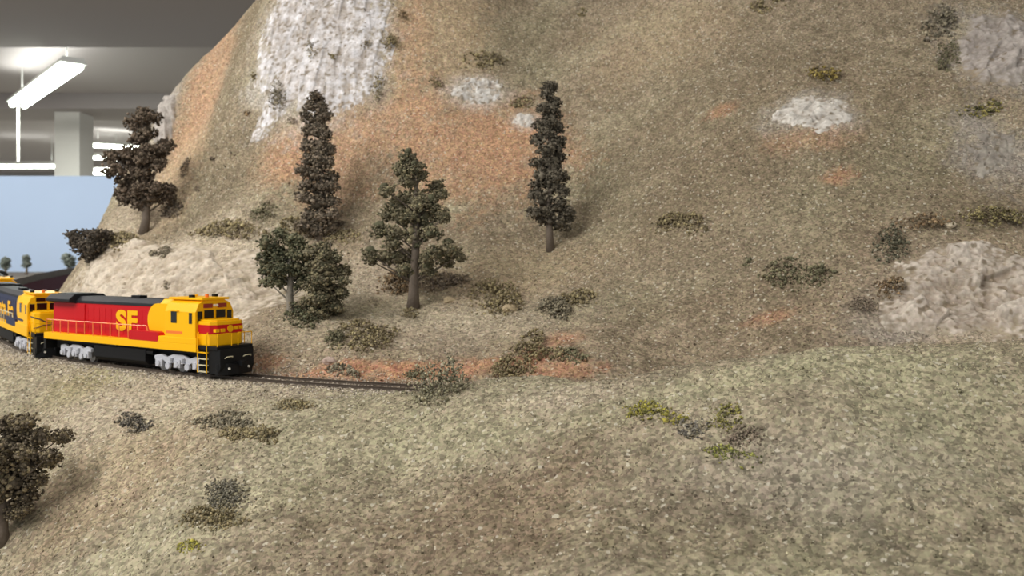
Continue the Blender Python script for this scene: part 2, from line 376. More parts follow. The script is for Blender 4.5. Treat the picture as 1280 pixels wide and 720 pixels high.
rock('rock_outcrop', 'wide pale pinkish rock outcrop low on the slope at the right edge', 1214, 372, 118, 66, .007, '#a09384', '#cfc5b8', 22, 0, 190, rough=.8, seed=9, sq_=3.4, speck=.7, fine=.0010)
rock('rock_outcrop', 'grey blocky rock outcrop high up in the right corner', 1248, 62, 54, 50, .008, '#938b84', '#b7afa8', 16, 0, 110, rough=.8, seed=14, sq_=2.5, speck=.65)
rock('rock_outcrop', 'white crumbly rock patch alone in the middle of the right slope', 1015, 140, 55, 26, .003, '#aca49a', '#d6d2ca', 90, 0, 90, rough=1.2, seed=15, speck=.7)
rock('rock_outcrop', 'small white chalky outcrop above the orange scar', 596, 116, 36, 19, .0035, '#b5aca0', '#dedcd8', 60, 0, 70, rough=1.2, seed=18, speck=.75)
rock('rock_outcrop', 'tiny white chip of rock just left of the tallest lone pine', 655, 151, 18, 9, .0025, '#bfb8ae', '#d8d4cd', 20, 0, 30, rough=1.0, seed=20)
rock('rock_outcrop', 'grey rock rib behind the dark tree on the mountain end', 205, 146, 15, 30, .006, '#8f8983', '#b8b1aa', 18, 0, 50, rough=.7, seed=22)
rock('rock_outcrop', 'dull grey gravelly rock patch at the right edge below the mossy clump', 1240, 190, 40, 34, .0022, '#8a837b', '#a39d92', 80, 0, 70, rough=1.2, seed=25, speck=.75)
def cut_map(a, b):
    s = -.17 + a * .225; q = .047 + (b * .5 + .5) * np.interp(s, [-.40, -.25, -.1, .06], [.085, .12, .148, .16])
    S_ = np.interp(s, TS, TP[:, 0]), np.interp(s, TS, TP[:, 1]); h = track_heading(s)
    return S_[0] - np.sin(h) * q, S_[1] + np.cos(h) * q
rock('earth_bank', 'bare pale tan cut bank right behind the red locomotive', 0, 0, 0, 0, .006, '#a99b88', '#d0c5b4', 90, .3, 200, cat='bank', rough=.9, fine=.0012, mapf=cut_map, seed=31, speck=.6)

def stone(u, v, r, label, c='#b3a284'):
    p = hit(u, v); rr = r * p[1] / F; bm = bmesh.new(); bmesh.ops.create_icosphere(bm, subdivisions=2, radius=rr)
    me = bm_mesh('stone', bm); n = len(me.vertices); V = np.empty(n * 3); me.vertices.foreach_get('co', V); V = V.reshape(-1, 3)
    V *= (1 + .45 * perlin(V / rr * 1.3 + u))[:, None] * np.array([1.25, 1, .7]); me.vertices.foreach_set('co', V.ravel())
    o = link_mesh('stone', me, None, mat('stone_' + str(u), c, .9, 0, .25, 500, .7, .2)); o.location = p + np.array([0, -.2 * rr, .15 * rr]); setp(o, label=label, cat='stone')
stone(562, 377, 6, 'small rounded tan stone right of the broad tree trunk')
stone(636, 388, 9, 'largest rounded tan stone lying in the shrubs below the lone pine')
stone(412, 452, 7, 'pinkish pointed stone on the red bank beside the rails', '#b8a498')
stone(910, 268, 4, 'tiny buff stone on the bare middle slope', '#b9aa8c')
stone(1187, 283, 6, 'cream stone between the mossy shrubs above the right outcrop', '#c9bda6')

# ------------------------------------------------------------------ foam foliage
_b = bmesh.new(); bmesh.ops.create_icosphere(_b, subdivisions=1, radius=1)
_iv = np.array([v.co[:] for v in _b.verts]); _if = np.array([[v.index for v in f.verts] for f in _b.faces]); _b.free()
def blobs(P, r, col, flat=.8):
    n = len(P); k = len(_iv)
    v = _iv[None] * rng.uniform(.6, 1.35, (n, k, 1)) * np.array([1, .9, flat]); v = np.einsum('nij,nkj->nki', rand_rot(n), v) * r[:, None, None]
    return (v + P[:, None]).reshape(-1, 3), (_if[None] + k * np.arange(n)[:, None, None]).reshape(-1, 3), np.repeat(col, k, 0)
FOAM_GAIN = 1.6
def foam_col(n, cs, wts=None, jit=.3):
    cs = np.array([lin(c) for c in cs]); k = rng.choice(len(cs), n, p=wts)
    return cs[k] * FOAM_GAIN * rng.uniform(1 - jit, 1 + jit, (n, 1))
def clump_mesh(R, cs, n=170, br=.00125, seed=0):
    """one lump of ground foam: a dense core with ragged bits over it"""
    d = rng.normal(size=(n, 3)); d /= np.linalg.norm(d, axis=1)[:, None]
    lob = 1 + .62 * perlin(d * 1.9 + seed * 7.7)
    P = d * (R * lob * rng.uniform(.72, 1.0, n))[:, None] * np.array([1, 1, .82])
    V, Fc, c = blobs(P, br * rng.lognormal(0, .3, n), foam_col(n, cs))
    Vc, Fcc, cc = blobs(rng.normal(size=(5, 3)) * R * .18, np.full(5, R * .52), foam_col(5, cs, jit=.15))
    return np_mesh('foliage_clump', np.concatenate([V, Vc]), np.concatenate([Fc, Fcc + len(V)]), np.concatenate([c, cc]))
def tube_mesh(name, pts, rad, sides=7):
    pts = np.array(pts, float); V = []; n = len(pts)
    for i in range(n):
        t = pts[min(i + 1, n - 1)] - pts[max(i - 1, 0)]; t /= np.linalg.norm(t)
        a = np.cross(t, [.3, 1, .2]); a /= np.linalg.norm(a); b = np.cross(t, a)
        for k in range(sides):
            th = 2 * math.pi * k / sides; V.append(pts[i] + rad[i] * (math.cos(th) * a + math.sin(th) * b))
    Fc = [[i * sides + k, i * sides + (k + 1) % sides, (i + 1) * sides + (k + 1) % sides, (i + 1) * sides + k] for i in range(n - 1) for k in range(sides)]
    me = bpy.data.meshes.new(name); me.from_pydata([tuple(v) for v in V] + [tuple(pts[0]), tuple(pts[-1])], [],
        Fc + [[(k + 1) % sides, k, n * sides] for k in range(sides)] + [[(n - 1) * sides + k, (n - 1) * sides + (k + 1) % sides, n * sides + 1] for k in range(sides)])
    return me
GREY_GREEN = ['#5d5848', '#6a6350', '#4b4a3a', '#777058']
DARK_BROWN = ['#5a5247', '#6a6054', '#48433a', '#736858']
GREEN = ['#525342', '#605f4a', '#434536', '#68644f']
def tree(label, bu, bv, top, clumps, cs, trunk_r=3.2, extra=10, spread=.6, group=None, base=None, lean=0., tc=None, name='tree'):
    """bu, bv: foot; clumps: list of (du, dv, r) in photo pixels at the tree's own depth, given a real depth of their own"""
    p = hit(bu, bv) if base is None else np.array(base); d = p[1]; k = d / F
    t = empty(name, p, label=label, cat=name, group=group)
    hgt = (bv - top) * k
    zz = np.linspace(-.004, hgt * .93, 8)
    wob = np.cumsum(rng.normal(0, 1, (8, 2)), 0) * hgt * .006
    axis = np.stack([wob[:, 0] * (zz > 0) + lean * zz, wob[:, 1] * (zz > 0), zz], 1)
    rad = trunk_r * k * np.linspace(1.15, .22, 8); rad[0] *= 1.25
    link_mesh('trunk', tube_mesh('trunk', axis, rad), t, tc or M_TRUNK, True)
    var = [clump_mesh(.01, cs, seed=i) for i in range(5)]
    for m in var: m.materials.append(M_FOAM)
    L = [(a * k, b * k, r * k) for a, b, r in clumps]
    pts = []
    for (a, b, r) in L: pts.append((a, rng.uniform(-1, 1) * spread * max(abs(a - lean * b), r * .6), b, r))
    zmin = min(l[1] for l in L); zmax = max(l[1] for l in L)
    for i in range(extra):                             # the far side and the near side of the crown
        a, b, r = L[rng.integers(len(L))]
        w = max(abs(q[0] - lean * q[1]) + q[2] * .3 for q in L if abs(q[1] - b) < .18 * (zmax - zmin) + .004)
        s = (1 if i % 2 else -.6); pts.append((rng.uniform(-.4, .4) * w + lean * b, s * rng.uniform(.45, .85) * w, b + rng.uniform(-.3, .3) * r, r * rng.uniform(.75, 1)))
    for i, (a, y_, b, r) in enumerate(pts):
        o = bpy.data.objects.new('foliage_clump', var[i % 5]); COL.objects.link(o); o.parent = t
        o.location = (a, y_, b); s = 1.06 * r / .01; o.scale = (s * rng.uniform(.9, 1.15), s, s * rng.uniform(.8, 1.0)); o.rotation_euler = (rng.uniform(-.4, .4), rng.uniform(-.4, .4), rng.uniform(0, 6.28))
        z0 = max(.15 * hgt, b - abs(a) * .7 - .004); x0 = np.interp(z0, zz, axis[:, 0]); y0 = np.interp(z0, zz, axis[:, 1])
        if math.hypot(a - x0, y_) > r * .5 and i < len(L):
            mid = ((a + x0) / 2, (y_ + y0) / 2, (b * .8 + z0) / 2 * 1.0 + .1 * b)
            link_mesh('branch', tube_mesh('branch', [(x0, y0, z0), mid, (a, y_, b)], [1.4 * k, 1.0 * k, .6 * k], 5), t, tc or M_TRUNK, True)
    return t
def column(top, bot, w_top, w_bot, step, jit=.5):
    out = []; v = top
    while v > bot:
        f = (top - v) / (top - bot); w = w_top + (w_bot - w_top) * f; n = max(1, round(w / 11))
        for i in range(n):
            a = (i - (n - 1) / 2) * (2 * w / max(n, 1)) * .8 + rng.uniform(-3, 3)
            out.append((a, v + rng.uniform(-3, 3), rng.uniform(.85, 1.2) * (7 if w < 11 else 9.5)))
        v -= step
    return out
T = lambda lst, bu, bv: [(u - bu, bv - v, r) for u, v, r in lst]
# tall thin pine on the bare slope
tree('tall narrow dark pine standing alone on the bare middle slope', 688, 313, 98,
     T([(687, 107, 8), (684, 119, 9), (693, 128, 9), (679, 137, 9), (690, 144, 11), (676, 155, 10), (697, 158, 10), (684, 166, 12), (672, 174, 9), (696, 177, 11),
        (685, 188, 13), (700, 196, 9), (672, 204, 10), (690, 206, 13), (680, 220, 12), (703, 222, 8), (671, 232, 10), (692, 232, 13), (704, 240, 9), (667, 243, 9),
        (680, 250, 12), (698, 256, 12), (668, 266, 9), (684, 268, 12), (709, 265, 10), (700, 280, 11), (712, 273, 7), (678, 275, 8)], 688, 313),
     ['#4a453c', '#5a5448', '#3c3830', '#666054'], 4.2, 10)
tree('tall columnar dark tree on the bench left of the orange scar', 400, 299, 113,
     T([(396, 124, 9), (390, 134, 9), (402, 136, 9), (383, 146, 9), (397, 148, 11), (408, 146, 8), (386, 163, 10), (401, 165, 11), (409, 170, 8), (384, 180, 10), (399, 183, 12),
        (410, 188, 9), (386, 198, 10), (401, 201, 11), (412, 204, 8), (383, 215, 10), (397, 218, 12), (412, 222, 10), (386, 233, 12), (403, 238, 13), (417, 234, 8),
        (382, 247, 10), (398, 254, 13), (415, 252, 10), (386, 268, 10), (405, 272, 12), (419, 268, 8), (380, 283, 10), (394, 288, 10), (413, 286, 10), (424, 280, 6)], 400, 299),
     DARK_BROWN, 3.8, 10)
tree('broad open grey-green tree with drooping lower branches above the rails', 516, 384, 186,
     T([(510, 198, 11), (503, 212, 11), (519, 210, 12), (528, 220, 8), (512, 226, 12), (486, 240, 10), (543, 232, 11), (552, 244, 9), (495, 256, 12), (520, 248, 14), (537, 255, 12),
        (483, 268, 10), (505, 272, 14), (530, 274, 14), (551, 268, 11), (474, 288, 12), (493, 292, 12), (518, 296, 14), (540, 290, 12), (556, 272, 8), (463, 318, 10), (480, 322, 12),
        (500, 322, 12), (522, 326, 12), (545, 316, 11), (562, 312, 12), (574, 320, 9), (463, 327, 7), (536, 336, 10), (505, 338, 10), (556, 328, 9), (492, 305, 11)], 516, 384),
     GREY_GREEN, 6.5, 9)
tree('low spreading green tree with a forked pale trunk behind the cab', 364, 394, 285,
     T([(352, 293, 10), (338, 305, 11), (366, 303, 12), (330, 322, 12), (350, 318, 13), (375, 318, 12), (328, 338, 11), (345, 338, 12), (372, 336, 13), (388, 330, 11), (332, 353, 9),
        (392, 348, 11), (378, 355, 10), (348, 352, 9)], 364, 394), GREEN, 5.0, 6, tc=mat('pale_bark', '#8b857a', .9, 0, .25, 500, .6, .2))
tree('dark brown lumpy tree on the blurred far end of the mountain', 179, 291, 133,
     T([(178, 140, 8), (163, 152, 10), (176, 152, 9), (190, 146, 9), (170, 160, 8), (186, 168, 11), (174, 175, 10), (203, 180, 10), (196, 188, 10), (158, 194, 13), (178, 192, 13), (206, 188, 8),
        (145, 198, 11), (188, 205, 12), (165, 210, 14), (203, 208, 10), (150, 216, 12), (180, 222, 14), (158, 228, 12), (196, 236, 11), (146, 240, 11), (170, 240, 14), (209, 236, 9), (186, 247, 12), (175, 254, 10), (208, 246, 9), (155, 250, 9)], 179, 291),
     ['#4d443a', '#5d5247', '#3f382f', '#685c4f'], 4.8, 10)
tree('large brownish tree cut off by the left frame edge on the near hill', 2, 678, 515,
     T([(38, 524, 13), (26, 538, 15), (8, 530, 14), (50, 545, 14), (15, 555, 17), (40, 562, 15), (62, 552, 12), (70, 566, 10), (0, 575, 18), (28, 582, 18), (55, 580, 13), (-15, 560, 16),
        (18, 602, 18), (40, 600, 14), (30, 622, 15), (2, 615, 17), (22, 640, 12), (-12, 600, 18), (-30, 580, 18), (-25, 620, 15), (36, 635, 8), (-8, 640, 12), (-20, 540, 14), (-35, 610, 12)], 2, 678),
     ['#5b5347', '#6d6454', '#4a4338', '#82775f'], 7, 12)

tree('big rounded grey-green bush right of the forked pale trunk', 408, 398, 298,
     T([(384, 318, 12), (404, 312, 12), (418, 322, 11), (398, 334, 15), (424, 340, 12), (410, 352, 15), (432, 352, 8), (392, 358, 14), (424, 366, 12), (402, 376, 15), (384, 380, 10), (420, 384, 11), (404, 392, 11), (388, 394, 9)], 408, 398),
     GREY_GREEN, 3.0, 8, name='bush')
tree('dark round bush on the mountain end against the blue board', 116, 326, 284,
     T([(94, 296, 11), (103, 308, 11), (120, 306, 13), (132, 294, 9), (112, 317, 12), (128, 312, 10), (103, 292, 7), (96, 304, 8)], 116, 326), ['#433e38', '#514a42', '#37332d', '#5a5349'], 2.5, 3, name='bush')

def shrub(u, v, ru, rv, cs, label, h=.45, n=None, br=None, cat='shrub', lobes=4, dens=1., name='shrub'):
    p = hit(u, v); k = p[1] / F; ru *= 1.1; rv *= 1.08; _, ex, ey = local_frame(u, v, ru, rv); rx = float(np.linalg.norm(ex)); ry = float(np.linalg.norm(ey))
    br = br or max(1.0, min(1.6, ru * .065)) * k
    n = n or int(min(1000, max(50, dens * 1.5 * (rx * ry) / (br * br))))
    g = rng.uniform(-.62, .62, (lobes, 2)); a = []; 
    ci = rng.integers(0, lobes, n); off = rng.normal(0, .36, (n, 2)); ab = g[ci] + off; ok_ = np.linalg.norm(ab, axis=1) < 1.0 + .25 * perlin(np.stack([ab[:, 0] * 2, ab[:, 1] * 2, ab[:, 0] * 0 + u], 1)); ab = ab[ok_]; off = off[ok_]; n = len(ab)
    sunk = .0045 if ('cliff' in label or 'cut bank' in label or 'of the right outcrop' in label or 'crumbly' in label) and 'tiny' not in label else 0.   # stands on the rock, not in it
    top = np.exp(-(off ** 2).sum(1) * 5.5)
    x = p[0] + ab[:, 0] * ex[0] + ab[:, 1] * ey[0]; y = p[1] + ab[:, 0] * ex[1] + ab[:, 1] * ey[1]; nn = normal_at(x, y)
    lift = rng.uniform(0, 1, n) ** .7 * top * h * min(rx, max(rv * k, ry * .6)) + br * .2 + sunk
    P = np.stack([x, y, hq(x, y)], 1) + nn * (lift * .5)[:, None] + np.array([0, 0, 1]) * (lift * .5)[:, None] - p
    cc = foam_col(n, cs)
    if isinstance(cs, dict): pass
    ok = perlin(P / (br * 6) + u) > -.32; P = P[ok]; cc = cc[ok]; n = len(P)
    g_ = rng.uniform(size=n) < .15; cc[g_] = land_colour(P[g_] + p, C_['fore' if v > 480 else 'base']); cc = cc * .95
    v = _oct[None] * rng.uniform(.55, 1.3, (n, 6, 1)); V = (np.einsum('nij,nkj->nki', rand_rot(n), v) * (br * rng.lognormal(0, .32, n))[:, None, None] + P[:, None]).reshape(-1, 3)
    Fc = (_of[None] + 6 * np.arange(n)[:, None, None]).reshape(-1, 3); c = np.repeat(cc, 6, 0)
    o = link_mesh(name, np_mesh(name, V, Fc, c), None, M_FOAM); o.location = p
    return setp(o, label=label, cat=cat)
OL = ['#7d7358', '#6f664e', '#8a7f60', '#605843']; DG = ['#5f5d49', '#6a6753', '#52503e', '#757058']; GG = ['#777160', '#676254', '#857d6a', '#5a5549']
YG = ['#8a843f', '#7b763f', '#989246', '#6c6840']; BR = ['#75634c', '#665743', '#837056', '#5a4d3d']; GB = ['#6d6256', '#786d5f', '#5f564b', '#837868']
SH = [
 (383, 392, 26, 14, GREEN, 'low green bush at the foot of the forked pale trunk', .7, 3),
 (418, 428, 13, 14, DG, 'dark green tuft at the left end of the mixed scrub by the rails', .7, 2),
 (452, 422, 42, 22, OL, 'olive scrub mixed with pale twigs above the rust bank', .4, 6),
 (612, 382, 36, 20, OL, 'wide olive-grey bush with tan stones below the lone pine', .6, 5),
 (690, 384, 22, 16, GG, 'left half of the pair of grey bushes below the pine', .6, 3),
 (722, 372, 26, 11, OL, 'right, flatter olive half of the pair of bushes below the pine', .5, 3),
 (655, 436, 29, 15, OL, 'domed dark olive bush standing just above the rust bank', .8, 3),
 (688, 446, 22, 9, OL, 'flat olive scrub trailing right of the domed bush', .4, 3),
 (714, 445, 20, 10, DG, 'blue-green tuft at the end of the scrub row above the rust bank', .5, 3),
 (492, 360, 24, 17, BR, 'olive-brown bush left of the broad tree trunk', .7, 4),
 (514, 394, 14, 6, OL, 'thin olive tuft in front of the broad tree trunk', .5, 2),
 (545, 352, 40, 14, GB, 'brown low scrub in the shade right of the broad tree trunk', .5, 4),
 (332, 268, 19, 11, DG, 'dark green bush on the bench above the cut bank', .8, 3),
 (290, 291, 50, 10, OL, 'long olive scrub strip along the top of the cut bank', .4, 6),
 (372, 283, 22, 14, OL, 'olive scrub left of the columnar tree foot', .5, 4),
 (432, 302, 26, 10, OL, 'olive scrub right of the columnar tree foot', .5, 4),
 (848, 285, 34, 17, OL, 'ragged olive bush alone on the middle slope', .5, 5),
 (996, 343, 44, 20, DG, 'wide dark green bush in the middle of the right slope', .5, 6),
 (932, 331, 9, 9, DG, 'small dark tuft left of the wide dark green bush', .6, 2),
 (1114, 308, 22, 25, ['#545345', '#605f50', '#48473b', '#6c6957'], 'rounded dark blue-green bush beside the right outcrop', .8, 4),
 (1150, 284, 34, 10, BR, 'brownish scrub on the upper lip of the right outcrop', .5, 4),
 (1232, 278, 48, 14, ['#776f4c', '#686146', '#857c58', '#5a533f'], 'mossy yellow-olive scrub along the top of the right outcrop', .5, 6),
 (1110, 370, 24, 18, BR, 'brown low scrub on the left flank of the right outcrop', .4, 5),
 (1078, 390, 20, 10, GB, 'faint brown tuft below the rust spot left of the right outcrop', .4, 3),
 (1172, 34, 22, 24, GG, 'upper dark grey clump left of the corner outcrop', .6, 4),
 (1184, 74, 15, 20, DG, 'lower dark clump left of the corner outcrop', .6, 3),
 (1228, 138, 30, 11, ['#777044', '#646040', '#857c4c', '#525038'], 'mossy olive clump under the corner outcrop', .5, 4),
 (960, 8, 22, 10, OL, 'olive clump at the top edge of the slope', .6, 3),
 (731, 17, 10, 5, OL, 'tiny olive clump near the top edge above the lone pine', .6, 2),
 (1036, 98, 28, 10, ['#6f6236', '#7d7040', '#5b5030', '#88794a'], 'mossy brown clump on top of the white crumbly patch', .5, 4),
 (602, 80, 28, 14, OL, 'olive scrub above the small chalky outcrop', .5, 5),
 (545, 98, 10, 14, OL, 'thin olive scrub left of the small chalky outcrop', .5, 3),
 (655, 128, 20, 10, OL, 'olive scrub just left of the lone pine top', .5, 4),
 (388, 72, 9, 11, OL, 'dark oval bush in the middle of the white cliff', 1.0, 2),
 (417, 79, 8, 5, OL, 'small brown bush right of the oval cliff bush', .8, 2),
 (461, 62, 9, 6, OL, 'round olive bush on the right part of the white cliff', .8, 2),
 (490, 58, 14, 11, OL, 'olive scrub at the right rim of the white cliff', .6, 4),
 (506, 24, 8, 10, BR, 'brown tuft at the right rim near the top of the white cliff', .6, 3),
 (474, 113, 7, 19, OL, 'slanted narrow olive strip under the white cliff', .5, 4),
 (348, 128, 12, 18, GG, 'grey scrub hanging on the lower left of the white cliff', .5, 5),
 (366, 155, 6, 5, GB, 'small grey-brown tuft at the bottom of the white cliff', .8, 2),
 (308, 147, 5, 4, BR, 'tiny brown tuft left of the white cliff bottom', .9, 1),
 (316, 98, 6, 5, OL, 'tiny olive tuft on the left rim of the white cliff', .9, 2),
 (233, 210, 9, 8, GB, 'round brown bush right of the lumpy dark tree', .9, 2),
 (212, 262, 16, 11, GB, 'brown bush at the right foot of the lumpy dark tree', .7, 3),
 (288, 194, 6, 5, GB, 'tiny brown tuft on the green flank below the white cliff', .9, 1),
 (268, 196, 5, 5, GB, 'tiny brown tuft at the edge of the orange chute', .9, 1),
 (248, 237, 5, 4, GB, 'lowest tiny brown tuft in the orange chute', .9, 1),
 (150, 308, 26, 10, OL, 'olive scrub between the dark round bush and the cut bank', .5, 4),
 (201, 322, 13, 8, GG, 'grey-green tuft in the face of the cut bank', .5, 3),
 (215, 362, 10, 7, GG, 'grey-green tuft low on the cut bank just above the red locomotive', .6, 3),
 (425, 466, 26, 7, GG, 'grey scrub along the far rail below the pink stone', .6, 4),
 (522, 468, 20, 8, DG, 'dark scrub behind the far rail where the track goes out of sight', .6, 4),
 (642, 470, 26, 12, OL, 'olive scrub at the crest end of the rust bank', .5, 4),
 (546, 489, 44, 17, ['#7f7b66', '#6d6a59', '#8f8a72', '#5e5b4d'], 'big grey-green bush on the crest covering the rails', 1.3, 5),
 (172, 529, 25, 13, ['#5c5851', '#6d685d', '#4c4944', '#7a7466'], 'dark grey flat clump on the near hill below the fuel tank', .5, 4),
 (282, 526, 38, 12, GG, 'grey clump in the middle of the near hill below the cab', .4, 5),
 (312, 540, 34, 11, OL, 'olive fringe in front of the grey clump below the cab', .35, 4),
 (366, 505, 28, 7, OL, 'thin olive clump just below the rails', .4, 4),
 (806, 513, 30, 12, YG, 'bright yellow-green clump on the near hill crest', .45, 4),
 (843, 523, 18, 9, YG, 'small yellow-green tuft beside the bright yellow-green clump', .45, 3),
 (868, 538, 24, 16, ['#6f6b63', '#7d786c', '#5d5a54', '#888273'], 'grey twiggy clump between the yellow-green tufts', .35, 5),
 (905, 525, 26, 15, ['#7f7b45', '#6f6c42', '#8e8950', '#5f5c40'], 'mossy olive clump above the mixed near patch', .45, 4),
 (930, 548, 24, 16, GB, 'brown right part of the mixed near patch', .4, 4),
 (918, 570, 34, 12, ['#77783f', '#67693e', '#86864c', '#575a3c'], 'mossy green lower front of the mixed near patch', .45, 4),
 (288, 620, 32, 18, ['#625f54', '#716d60', '#524f47', '#7d786a'], 'dark grey clump on the near hill, top of the lower left patch', .5, 5),
 (268, 648, 42, 18, OL, 'olive middle of the lower left patch on the near hill', .45, 5),
 (240, 684, 18, 10, YG, 'yellow-green tuft at the bottom of the lower left patch', .45, 3),
]
for (u, v, ru, rv, cs, lab, h, lb) in SH: shrub(u, v, ru, rv, cs, lab, h=h, lobes=lb)

# ------------------------------------------------------------------ track
class MB:
    """collects shapes in millimetres; build() links them as one mesh object"""
    def __init__(s): s.bm = bmesh.new()
    def _add(s, vs, fs):
        bv = [s.bm.verts.new(Vector(v) * .001) for v in vs]
        for f in fs:
            try: s.bm.faces.new([bv[i] for i in f])
            except ValueError: pass
    def box(s, x0, x1, y0, y1, z0, z1):
        v = [(x, y, z) for x in (x0, x1) for y in (y0, y1) for z in (z0, z1)]
        s._add(v, [(0, 1, 3, 2), (4, 6, 7, 5), (0, 4, 5, 1), (2, 3, 7, 6), (0, 2, 6, 4), (1, 5, 7, 3)]); return s
    def prism(s, prof, a0, a1, axis):
        """closed profile pushed from a0 to a1; axis 'x': profile (y, z), axis 'y': profile (x, z), axis 'z': profile (x, y)"""
        n = len(prof); m = {'x': lambda a, p: (a, p[0], p[1]), 'y': lambda a, p: (p[0], a, p[1]), 'z': lambda a, p: (p[0], p[1], a)}[axis]
        v = [m(a0, p) for p in prof] + [m(a1, p) for p in prof]
        s._add(v, [tuple(range(n))[::-1], tuple(range(n, 2 * n))] + [(i, (i + 1) % n, n + (i + 1) % n, n + i) for i in range(n)]); return s
    def tube(s, pts, r, sides=6):
        pts = [Vector(p) for p in pts]; V = []; n = len(pts)
        for i in range(n):
            t = (pts[min(i + 1, n - 1)] - pts[max(i - 1, 0)]).normalized(); a = t.cross(Vector((.31, .2, 1))).normalized(); b = t.cross(a)
            for k in range(sides):
                th = 2 * math.pi * k / sides; V.append(pts[i] + (a * math.cos(th) + b * math.sin(th)) * r)
        s._add(V, [(i * sides + k, i * sides + (k + 1) % sides, (i + 1) * sides + (k + 1) % sides, (i + 1) * sides + k) for i in range(n - 1) for k in range(sides)]
               + [tuple(range(sides))[::-1], tuple(range((n - 1) * sides, n * sides))]); return s
    def cyl(s, c, r, h, axis='y', sides=20):
        c = Vector(c); d = {'x': Vector((1, 0, 0)), 'y': Vector((0, 1, 0)), 'z': Vector((0, 0, 1))}[axis]
        return s.tube([c - d * h / 2, c + d * h / 2], r, sides)
    def build(s, name, m, parent=None, bevel=0.0, smooth=False):
        bmesh.ops.recalc_face_normals(s.bm, faces=s.bm.faces)
        if bevel:
            bmesh.ops.remove_doubles(s.bm, verts=s.bm.verts, dist=1e-7)
            bmesh.ops.bevel(s.bm, geom=[e for e in s.bm.edges if e.calc_face_angle(0) > .5], offset=bevel * .001, segments=2, affect='EDGES', profile=.6)
        return link_mesh(name, bm_mesh(name, s.bm), parent, m, smooth)

p0, _h = track_at(0)
track = empty('railway_track', (p0[0], p0[1], RAIL_Z), label='single curved railway track on brown ties under the train', cat='track')
def rel(x, y, z): return (x - p0[0], y - p0[1], z - RAIL_Z)
tie_me = MB().box(-1.15, 1.15, -14.5, 14.5, -3.6, -1.9).build('tie', M_TIE, None, .15).data
bpy.data.objects.remove(bpy.data.objects['tie'])
for s_ in np.arange(-.44, .40, .0066):
    (x, y), h = track_at(s_); o = bpy.data.objects.new('tie', tie_me); COL.objects.link(o); o.parent = track
    o.location = rel(x, y, RAIL_Z + float(grade(s_))); o.rotation_euler = (0, 0, h + random.uniform(-.02, .02))
for q in (-.0083, .0083):
    V = []; prof = [(-.0012, -.0020), (.0012, -.0020), (.0012, -.0016), (.0004, -.0014), (.0004, -.0006), (.0007, -.0004), (.0007, 0), (-.0007, 0), (-.0007, -.0004), (-.0004, -.0006), (-.0004, -.0014), (-.0012, -.0016)]
    ss = np.arange(-.72, .6, .008)
    for s_ in ss:
        for (a, z) in prof: x, y = sq(s_, q + a); V.append(rel(x, y, RAIL_Z + z + float(grade(s_))))
    k = len(prof); me = bpy.data.meshes.new('rail')
    me.from_pydata(V, [], [(i * k + j, i * k + (j + 1) % k, (i + 1) * k + (j + 1) % k, (i + 1) * k + j) for i in range(len(ss) - 1) for j in range(k)])
    link_mesh('rail', me, track, M_RAIL)
n = 21000
s_ = rng.uniform(-.72, .5, n); q_ = rng.normal(0, .019, n); q_ = np.where(np.abs(q_) > .042, rng.uniform(-.035, .02, n), q_)
X_ = np.interp(s_, TS, TP[:, 0]); Y_ = np.interp(s_, TS, TP[:, 1]); h_ = track_heading(s_); x = X_ - np.sin(h_) * q_; y = Y_ + np.cos(h_) * q_
P = np.stack([x - p0[0], y - p0[1], hq(x, y) + .0002 - RAIL_Z], 1); tone = np.array([lin(c) for c in ('#a89e90', '#bfb4a4', '#8c8478', '#d2c8b9')])[rng.integers(0, 4, n)] * rng.uniform(.8, 1.15, (n, 1))
grains('ballast', P, .00085 * rng.lognormal(0, .3, n), tone, M_GRAIN, '', sub=track)

# ------------------------------------------------------------------ locomotives (local millimetres: x forward, z up from the rail head)
M_BLACK = mat('black_plastic', '#111214', .5, 0, .2, 300, spec=.25); M_ROOF = mat('roof_grey', '#1f2125', .55, spec=.25); M_FRAME = mat('underframe', '#111113', .6, spec=.25)
M_YEL = mat('yellow_paint', '#f7b900', .45, spec=.25); M_RED = mat('red_paint', '#c01018', .45, spec=.25); M_BLUE = mat('blue_paint', '#1d2446', .45, spec=.25)
M_SILV = mat('silver_paint', '#c0c2ca', .45, .1, .15, 800); M_GLASS = mat('dark_glass', '#15120f', .12); M_ORG = mat('orange_paint', '#ef7a26', .4)
M_RAILO = mat('orange_handrail', '#f08a4a', .4); M_RAILW = mat('pale_handrail', '#cfc8a8', .4); M_WHITE = mat('white_lens', '#f4efe2', .3)
M_STEEL = mat('wheel_steel', '#8d8a88', .35, .7); M_MAR = mat('maroon_stripe', '#8c2a20', .4)

def text(name, body, size, parent, m, x, y, z, bold, back=False, shear=0., xs=1.):
    c = bpy.data.curves.new(name, 'FONT'); c.body = body; c.size = size * .001; c.extrude = .00012; c.offset = bold * .001; c.align_x = 'CENTER'; c.shear = shear; c.space_character = 1.06
    t = bpy.data.objects.new(name, c); COL.objects.link(t)
    dg = bpy.context.evaluated_depsgraph_get(); me = bpy.data.meshes.new_from_object(t.evaluated_get(dg)); bpy.data.objects.remove(t)
    o = link_mesh(name, me, parent, m); o.location = (x * .001, y * .001, z * .001); o.scale = (xs, 1, 1)
    o.rotation_euler = (math.pi / 2, 0, math.pi if back else 0); return o
def rounded(x0, x1, z0, z1, r0, n=8):
    """side outline square at x1 and rounded at x0"""
    r0 = min(r0, (z1 - z0) / 2); p = [(x1, z0), (x1, z1)]
    p += [(x0 + r0 - r0 * math.sin(a), z1 - r0 + r0 * math.cos(a)) for a in np.linspace(0, math.pi / 2, n)]
    p += [(x0 + r0 - r0 * math.cos(a), z0 + r0 - r0 * math.sin(a)) for a in np.linspace(0, math.pi / 2, n)]
    return p
